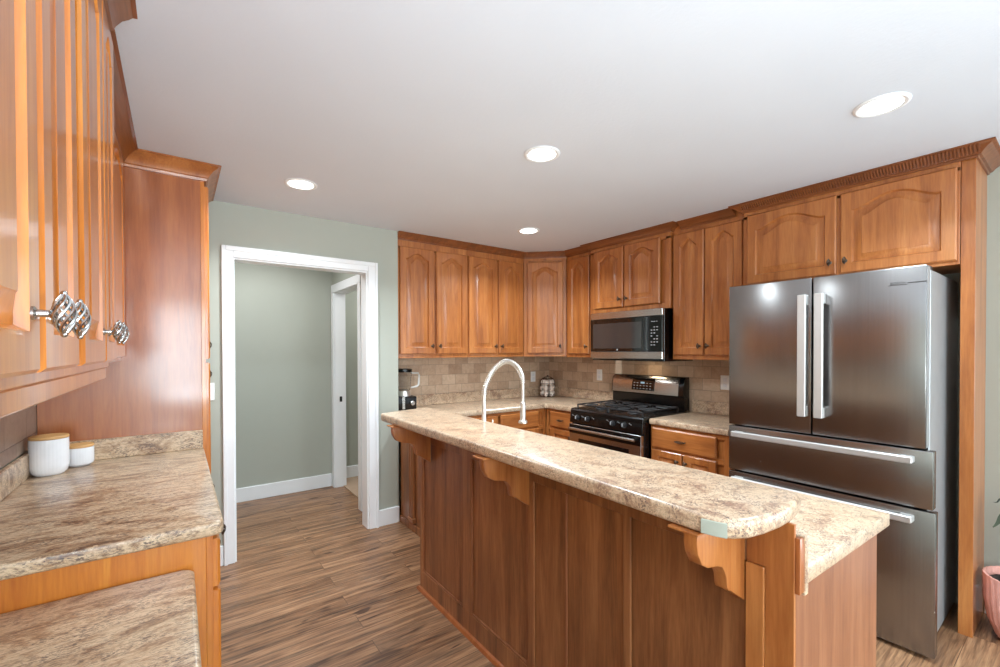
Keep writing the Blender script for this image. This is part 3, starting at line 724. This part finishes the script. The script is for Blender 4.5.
# badge on the right door
m = MB(); m.box(FX-0.0015, FX-0.0002, 0.462, 0.530, 1.7495, 1.7535); m.box(FX-0.0015, FX-0.0002, 0.530, 0.600, 1.7435, 1.7455)
bdg = obj('badge', m, 'print_dark', drr)
cu_ = bpy.data.curves.new('lettering', 'FONT'); cu_.body = 'BOSCH'; cu_.size = 0.017; cu_.extrude = 0.0006; cu_.align_x = 'LEFT'
to = bpy.data.objects.new('lettering_tmp', cu_); col.objects.link(to)
bpy.context.view_layer.update()
me = bpy.data.meshes.new_from_object(to.evaluated_get(bpy.context.evaluated_depsgraph_get())); bpy.data.objects.remove(to)
me.transform(Matrix(((0, 0, -1, FX-0.001), (-1, 0, 0, 0.592), (0, 1, 0, 1.747), (0, 0, 0, 1))))
me.transform(Matrix.Translation(-Vector(t.location)))
me.materials.append(M['print_dark']); lo = bpy.data.objects.new('lettering', me); col.objects.link(lo); lo.parent = drr
for y in (Y0+0.06, Y1-0.06):
    m = MB(); m.lathe([(0.020, 0.0), (0.020, 0.049)], (FX+0.09, y, 0.0005), 12); obj('foot', m, 'dark', t)
for y in (Y0+0.04, Y1-0.10): obj('foot', bx(3.42, 3.48, y, y+0.06, 0.0005, 0.0295), 'dark', t)
for y in (Y0+0.01, Y1-0.09): obj('hinge_cover', bx(FX+0.057, FX+0.13, y, y+0.08, 1.8125, 1.832, bev=0.004), 'iron', t)

# ------------------------------------------------------------------ left side: pantry
t = thing('pantry_cabinet', (-0.2, 3.16, 0), 'tall reddish wood pantry cabinet left of the hall doorway', 'cabinet')
PX = 0.125
obj('carcass', MB().box(LW+0.011, PX-0.018, 2.889, 3.465, 0.0, ZT), 'wood_left', t)
obj('side_panel', MB().box(LW+0.011, PX-0.018, 2.870, 2.888, 0.0, ZT, bev=0.001), 'wood_panel', t)
F = Lf(PX, 2.870)
ff = MB(F); W_ = 0.593; ff.box(0, 0.035, 0, 0.0178, 0, ZT, bev=0.001); ff.box(W_-0.035, W_, 0, 0.0178, 0, ZT, bev=0.001); ff.box(0.035, W_-0.035, 0, 0.0176, ZT-0.12, ZT); ff.box(0.035, W_-0.035, 0, 0.0176, 0, 0.14)
ff.box(0.035, W_-0.035, 0, 0.0176, 1.35, 1.42); obj('face_frame', ff, 'wood_left', t)
d = obj('door', door_mb(F, 0.015, W_-0.020, 1.395, ZT-0.10), 'wood_left', t); knob(d, F, W_-0.055, 1.478, 'bronze', big=False)
d = obj('door', door_mb(F, 0.015, W_-0.020, 0.12, 1.375, 0.0), 'wood_left', t); knob(d, F, W_-0.055, 1.290, 'bronze', big=False)
obj('crown_molding', sweep([(-0.222, 2.868), (PX, 2.868), (PX, 3.465)], 1, CROWN, ZT), 'wood', t)

# ------------------------------------------------------------------ left side: wall cabinets
F = Lf(-0.17, 0.30)
def lrel(y): return y-0.30
t = cabinet_upper('upper_cabinet', 'near part of the left wall cabinets, four glossy orange-lit doors with silver knobs', F, 1.50, -0.17-(LW+0.011), 1.392, ZT, [(lrel(0.305), lrel(0.565)), (lrel(0.575), lrel(0.856)), (lrel(0.880), lrel(1.152)), (lrel(1.212), lrel(1.535)), (lrel(1.548), lrel(1.796))], knobs=['', 'R', 'L', 'R', 'L'], mat='wood_left', dz0=0.018, dz1=0.055, big=True, kmat='pewter', koff=0.047)
obj('light_rail', MB(F).box(0.0, 1.480, 0.004, 0.024, 1.357, 1.3915, bev=0.003), 'wood_left', t)
obj('crown_molding', sweep([(-0.162, 0.30), (-0.162, 1.700)], 1, CROWN, ZT), 'crown', t)
F = Lf(-0.225, 1.802)
t = cabinet_upper('upper_cabinet', 'shallower far part of the left wall cabinets, ending at the pantry side', F, 1.066, -0.225-(LW+0.011), 1.392, ZT, [(0.03, 0.52), (0.54, 1.03)], mat='wood_left', dz0=0.018, dz1=0.055)
obj('crown_molding', sweep([(-0.222, 1.803), (-0.222, 2.86)], 1, CROWN, ZT), 'crown', t)

# ------------------------------------------------------------------ left side: base cabinet, counter, desk
t = thing('base_cabinet', (-0.22, 2.24, 0), 'orange-lit base cabinet under the left counter, its plain side facing the desk', 'cabinet')
F = Lf(0.085, 1.625)
obj('carcass', MB(F).box(0.0, 1.243, 0.018, 0.60, 0.10, 0.868, bev=0.001), 'wood_left', t)
obj('toe_kick', MB(F).box(0.0, 1.243, 0.08, 0.60, 0, 0.0995), 'wood_panel', t)
ff = MB(F); ff.box(0, 0.045, 0, 0.0178, 0.10, 0.868, bev=0.001); ff.box(1.20, 1.243, 0, 0.0178, 0.10, 0.868); ff.box(0.60, 0.645, 0, 0.0178, 0.10, 0.868); ff.box(0.045, 0.60, 0, 0.0176, 0.835, 0.868); ff.box(0.645, 1.20, 0, 0.0176, 0.835, 0.868)
ff.box(0.045, 0.60, 0, 0.0176, 0.665, 0.70); ff.box(0.645, 1.20, 0, 0.0176, 0.665, 0.70); ff.box(0.045, 0.60, 0, 0.0176, 0.1, 0.14); ff.box(0.645, 1.20, 0, 0.0176, 0.1, 0.14)
obj('face_frame', ff, 'wood_left', t)
for a_, b_ in ((0.012, 0.60), (0.62, 1.23)):
    m = MB(F); m.rings([rect_ring(a_, b_, 0.70, 0.85, 0, 2), rect_ring(a_, b_, 0.70, 0.85, -0.013, 2), rect_ring(a_+0.009, b_-0.009, 0.709, 0.841, -0.02, 2)])
    d = obj('drawer', m, 'wood_left', t); knob(d, F, (a_+b_)/2, 0.775, 'bronze', big=False)
    d = obj('door', door_mb(F, a_, b_, 0.125, 0.688, 0.0), 'wood_left', t); knob(d, F, b_-0.03 if a_ < 0.5 else a_+0.03, 0.63, 'bronze', big=False)
t = thing('countertop', (-0.2, 2.2, 0.87), 'brown streaked left counter carrying the two white canisters', 'countertop')
obj('slab', MB().prism([(LW+0.011, 1.602), (0.085, 1.602), (0.105, 1.608), (0.113, 1.625), (0.113, 2.868), (LW+0.011, 2.868)], 2, 0.870, 0.914, 0.010, 3), 'counter_left', t)
obj('splash_board', bx(LW+0.0105, LW+0.030, 1.602, 2.868, 0.9142, 1.013, bev=0.003), 'counter_left', t); obj('splash_board', bx(LW+0.031, 0.108, 2.849, 2.868, 0.9142, 1.013, bev=0.003), 'counter_left', t)
t = thing('desk', (-0.25, 1.0, 0), 'lower built-in desk with brown streaked top in the near left corner', 'desk')
obj('desktop', MB().prism([(LW+0.002, 0.30), (0.036, 0.30), (0.036, 1.595), (0.026, 1.612), (0.008, 1.6225), (LW+0.002, 1.6225)], 2, 0.742, 0.785, 0.010, 3), 'counter_left', t)
obj('side_panel', MB().box(LW+0.02, 0.005, 0.32, 0.345, 0, 0.7415), 'wood_left', t)
obj('apron', MB().box(-0.01, 0.008, 0.3455, 1.6, 0.62, 0.7415, bev=0.002), 'wood_left', t)

# canisters
def canister(label, x, y, r, h):
    t = thing('canister', (x, y, 0.9145), label, 'canister')
    m = MB(); m.lathe([(r*0.72, 0), (r*0.80, 0.004), (r*0.93, h*0.10), (r, h*0.25), (r, h)], (x, y, 0.9145), 96, ripple=32, amp=0.006); obj('jar', m, 'ceramic', t)
    m = MB(); m.lathe([(r*0.96, 0.0005), (r*1.01, 0.003), (r*1.01, 0.010), (r*0.97, 0.013)], (x, y, 0.9145+h), 40); obj('lid', m, 'lid', t)
canister('larger white ribbed canister with wooden lid in the counter corner', -0.445, 2.655, 0.062, 0.152)
canister('smaller, lower white ribbed canister with wooden lid beside the pantry side', -0.366, 2.775, 0.050, 0.084)

# ------------------------------------------------------------------ small appliances and basket
t = thing('blender', (1.62, 3.66, 0.9145), 'countertop blender with clear jar, half hidden by the green wall corner', 'blender')
bxx, byy = 1.625, 3.66
m = MB(); m.prism([(bxx-0.085, byy-0.08), (bxx+0.085, byy-0.08), (bxx+0.095, byy+0.08), (bxx-0.095, byy+0.08)], 2, 0.9145, 1.035, 0.012, 2); obj('base', m, 'black', t)
m = MB(); m.lathe([(0.062, 0), (0.055, 0.045)], (bxx, byy, 1.0355), 24); obj('collar', m, 'chrome', t)
m = MB(); m.lathe([(0.022, -0.0005), (0.022, -0.012), (0.016, -0.018)], (bxx+0.045, byy-0.0805, 0.975), 16, 'Y'); obj('dial', m, 'pewter', t)
m = MB(); m.box(bxx-0.05, bxx-0.025, byy-0.083, byy-0.0805, 0.925, 1.03); obj('front_plate', m, 'pewter', t)
m = MB(); m.lathe([(0.052, 0), (0.058, 0.02), (0.072, 0.165), (0.069, 0.165), (0.055, 0.022), (0.048, 0.006)], (bxx, byy, 1.081), 24); obj('jar', m, 'glass', t)
m = MB(); m.tube([(bxx+0.068, byy-0.02, 1.235), (bxx+0.125, byy-0.03, 1.235), (bxx+0.135, byy-0.03, 1.215), (bxx+0.130, byy-0.03, 1.13), (bxx+0.115, byy-0.03, 1.115), (bxx+0.062, byy-0.02, 1.105)], 0.009, 8); obj('handle', m, 'stone', t)
m = MB(); m.lathe([(0.074, 0.0), (0.075, 0.025), (0.060, 0.030), (0.030, 0.032)], (bxx, byy, 1.2465), 24); obj('lid', m, 'black', t)

bxx, byy = 3.36, 3.665
t = thing('wire_basket', (bxx, byy, 0.9145), 'dark wire basket stacked with pale eggs in the back corner', 'basket')
m = MB(); NR = 6
prof = [(0.05, 0.004), (0.082, 0.03), (0.086, 0.06), (0.078, 0.09), (0.086, 0.12), (0.084, 0.15), (0.076, 0.18), (0.064, 0.205), (0.03, 0.222), (0.004, 0.226)]
for k in range(NR):
    a = 2*PI*k/NR; m.tube([(bxx+r*math.cos(a), byy+r*math.sin(a), 0.9145+z) for r, z in prof], 0.0022, 5)
for r, z in (prof[0], prof[1], prof[3], prof[5], prof[7]):
    m.tube([(bxx+r*math.cos(2*PI*k/24), byy+r*math.sin(2*PI*k/24), 0.9145+z) for k in range(25)], 0.0024, 5)
m.lathe([(0.048, 0.0), (0.048, 0.004)], (bxx, byy, 0.9145), 20); m.ball((bxx, byy, 0.9145+0.232), 0.010)
obj('wire_frame', m, 'wire', t)
n_e = 0
for tier in range(3):
    for k in range(6):
        a = 2*PI*(k+0.5)/6
        m = MB(); m.ball((0, 0, 0), 0.0255, (1, 1, 1.25), 14, 10)
        e = obj('egg', m, 'egg'); e.location = (bxx+0.060*math.cos(a), byy+0.060*math.sin(a), 0.9145+0.036+0.062*tier)
        if tier == 2: e.location.x = bxx+0.053*math.cos(a); e.location.y = byy+0.053*math.sin(a)
        tag(e, 'pale egg in the %s tier of the dark wire basket' % ('bottom', 'middle', 'top')[tier], 'egg', 'eggs in the %s tier of the basket' % ('bottom', 'middle', 'top')[tier])

# ------------------------------------------------------------------ outlets and switches
def plate(name, label, F, x, z, kind):
    t = thing(name, F @ Vector((x, 0, z)), label, 'outlet' if kind == 'outlet' else 'switch')
    obj('cover_plate', MB(F).box(x-0.036, x+0.036, -0.006, -0.0005, z-0.058, z+0.058, bev=0.003), 'plastic_white', t)
    if kind == 'outlet':
        for s in (-1, 1): obj('socket', MB(F).box(x-0.016, x+0.016, -0.0075, -0.0061, z+s*0.022-0.014, z+s*0.022+0.014, bev=0.001), 'ceramic', t)
    else: obj('rocker', MB(F).box(x-0.016, x+0.016, -0.0085, -0.0061, z-0.033, z+0.033, bev=0.001), 'ceramic', t)
plate('wall_outlet', 'white outlet on the tile right of the tall faucet', Bf(0, BY-0.0105), 3.275, 1.135, 'outlet')
plate('wall_outlet', 'white outlet on the tile just left of the range', Rf(RW-0.0105, 0), -3.055, 1.18, 'outlet')
plate('wall_outlet', 'white outlet on the tile beside the refrigerator', Rf(RW-0.0105, 0), -1.76, 1.175, 'outlet')
plate('light_switch', 'white light switch between the pantry and the doorway casing', Bf(0, DY-0.0002), 0.162, 1.17, 'switch')
plate('light_switch', 'white light switch in the room beyond the hall doorway', Bf(0, 5.0), 1.72, 1.2, 'switch')

# ------------------------------------------------------------------ ceiling lights
def can(label, x, y, group=None):
    t = thing('recessed_light', (x, y, CH), label, 'ceiling light', group)
    m = MB(); m.lathe([(0.092, -0.0005), (0.091, -0.004), (0.082, -0.008), (0.070, -0.005), (0.070, -0.0005)], (x, y, CH), 40); obj('trim_ring', m, 'white', t)
    m = MB(); m.lathe([(0.0695, -0.0008), (0.0695, -0.005), (0.060, -0.0065)], (x, y, CH), 40); obj('lens', m, 'lens', t)
    area('lamp', (x, y, CH-0.012), (0, 0, 0), 0.13, 0, 18, (0.80, 0.93, 1.0), 'DISK', t, spread=138)
can('lit recessed ceiling light nearest the hall doorway', 0.604, 2.824)
can('lit recessed ceiling light over the middle of the bar', 1.501, 1.677)
can('lit recessed ceiling light near the back corner cabinets', 2.366, 2.812)
can('lit recessed ceiling light in front of the refrigerator cabinet', 2.32, 0.528)
# unseen copies added behind the viewpoint to light the room evenly
for k, (x, y) in enumerate(((0.6, -1.9), (2.4, -1.9))):
    can('unseen recessed ceiling light added behind the viewpoint', x, y, 'added lights behind the viewpoint')
# unseen fill light added to brighten the hall, no fixture modelled
area('hall_fill', (0.55, 4.15, CH-0.02), (0, 0, 0), 0.7, 0.3, 11, (1, 1, 1))
area('far_room_light', (2.2, 4.5, CH-0.02), (0, 0, 0), 0.3, 0.3, 13, (1, 1, 1))  # unseen area light without a fixture in the room past the hall

# ------------------------------------------------------------------ plant
px_, py_ = 3.305, 0.188
t = thing('flower_pot', (px_, py_, 0.0), 'pink ribbed plant pot on the floor beside the refrigerator end panel', 'plant pot')
m = MB(); m.lathe([(0.085, 0.0005), (0.105, 0.02), (0.135, 0.10), (0.148, 0.20), (0.150, 0.30), (0.150, 0.318), (0.142, 0.318), (0.138, 0.27), (0.02, 0.268)], (px_, py_, 0), 120, ripple=30, amp=0.014); obj('pot', m, 'pink', t)
m = MB(); m.lathe([(0.136, 0.2705), (0.134, 0.282), (0.01, 0.288)], (px_, py_, 0), 32); obj('soil', m, 'soil', t)
for k in range(7):
    a = k*0.9; r = 0.10 if k % 2 else 0.05
    m = MB(); m.ball((px_+r*math.cos(a), py_+r*math.sin(a), 0.291), 0.017, (1.3, 1, 0.5), 8, 6); obj('pebble', m, 'stone', t)
pl = thing('potted_plant', (px_, py_, 0.28), 'dusky long-leaved plant arching out of the pink pot', 'plant')
def leaf(a, L, h, w_, droop):
    m = MB(); N = 14; rings = []
    for i in range(N+1):
        s = i/N; r = 0.01 + L*s; z = 0.285 + h*math.sin(min(1.0, s*1.15)*PI*0.62) - droop*s*s
        ww = w_*math.sin(PI*min(0.98, s*0.95+0.04))**0.8 + 0.0015
        c = Vector((px_+math.cos(a)*r, py_+math.sin(a)*r, z)); sd = Vector((-math.sin(a), math.cos(a), 0))
        rings.append([tuple(c-sd*ww+Vector((0, 0, ww*0.35))), tuple(c+Vector((0, 0, -0.001))), tuple(c+sd*ww+Vector((0, 0, ww*0.35))), tuple(c+Vector((0, 0, 0.0016)))])
    m.rings(rings); return obj('leaf', m, 'leaf', pl)
for a, L, h, w_, dr_ in ((2.51, 0.165, 0.38, 0.015, 0.06), (2.75, 0.17, 0.50, 0.008, 0.03), (3.35, 0.22, 0.33, 0.014, 0.02), (4.3, 0.24, 0.30, 0.018, 0.06), (5.2, 0.2, 0.38, 0.018, 0.03), (1.2, 0.12, 0.40, 0.016, 0.0), (0.3, 0.12, 0.42, 0.018, 0.02), (3.9, 0.15, 0.42, 0.016, 0.0)):
    leaf(a, L, h, w_, dr_)
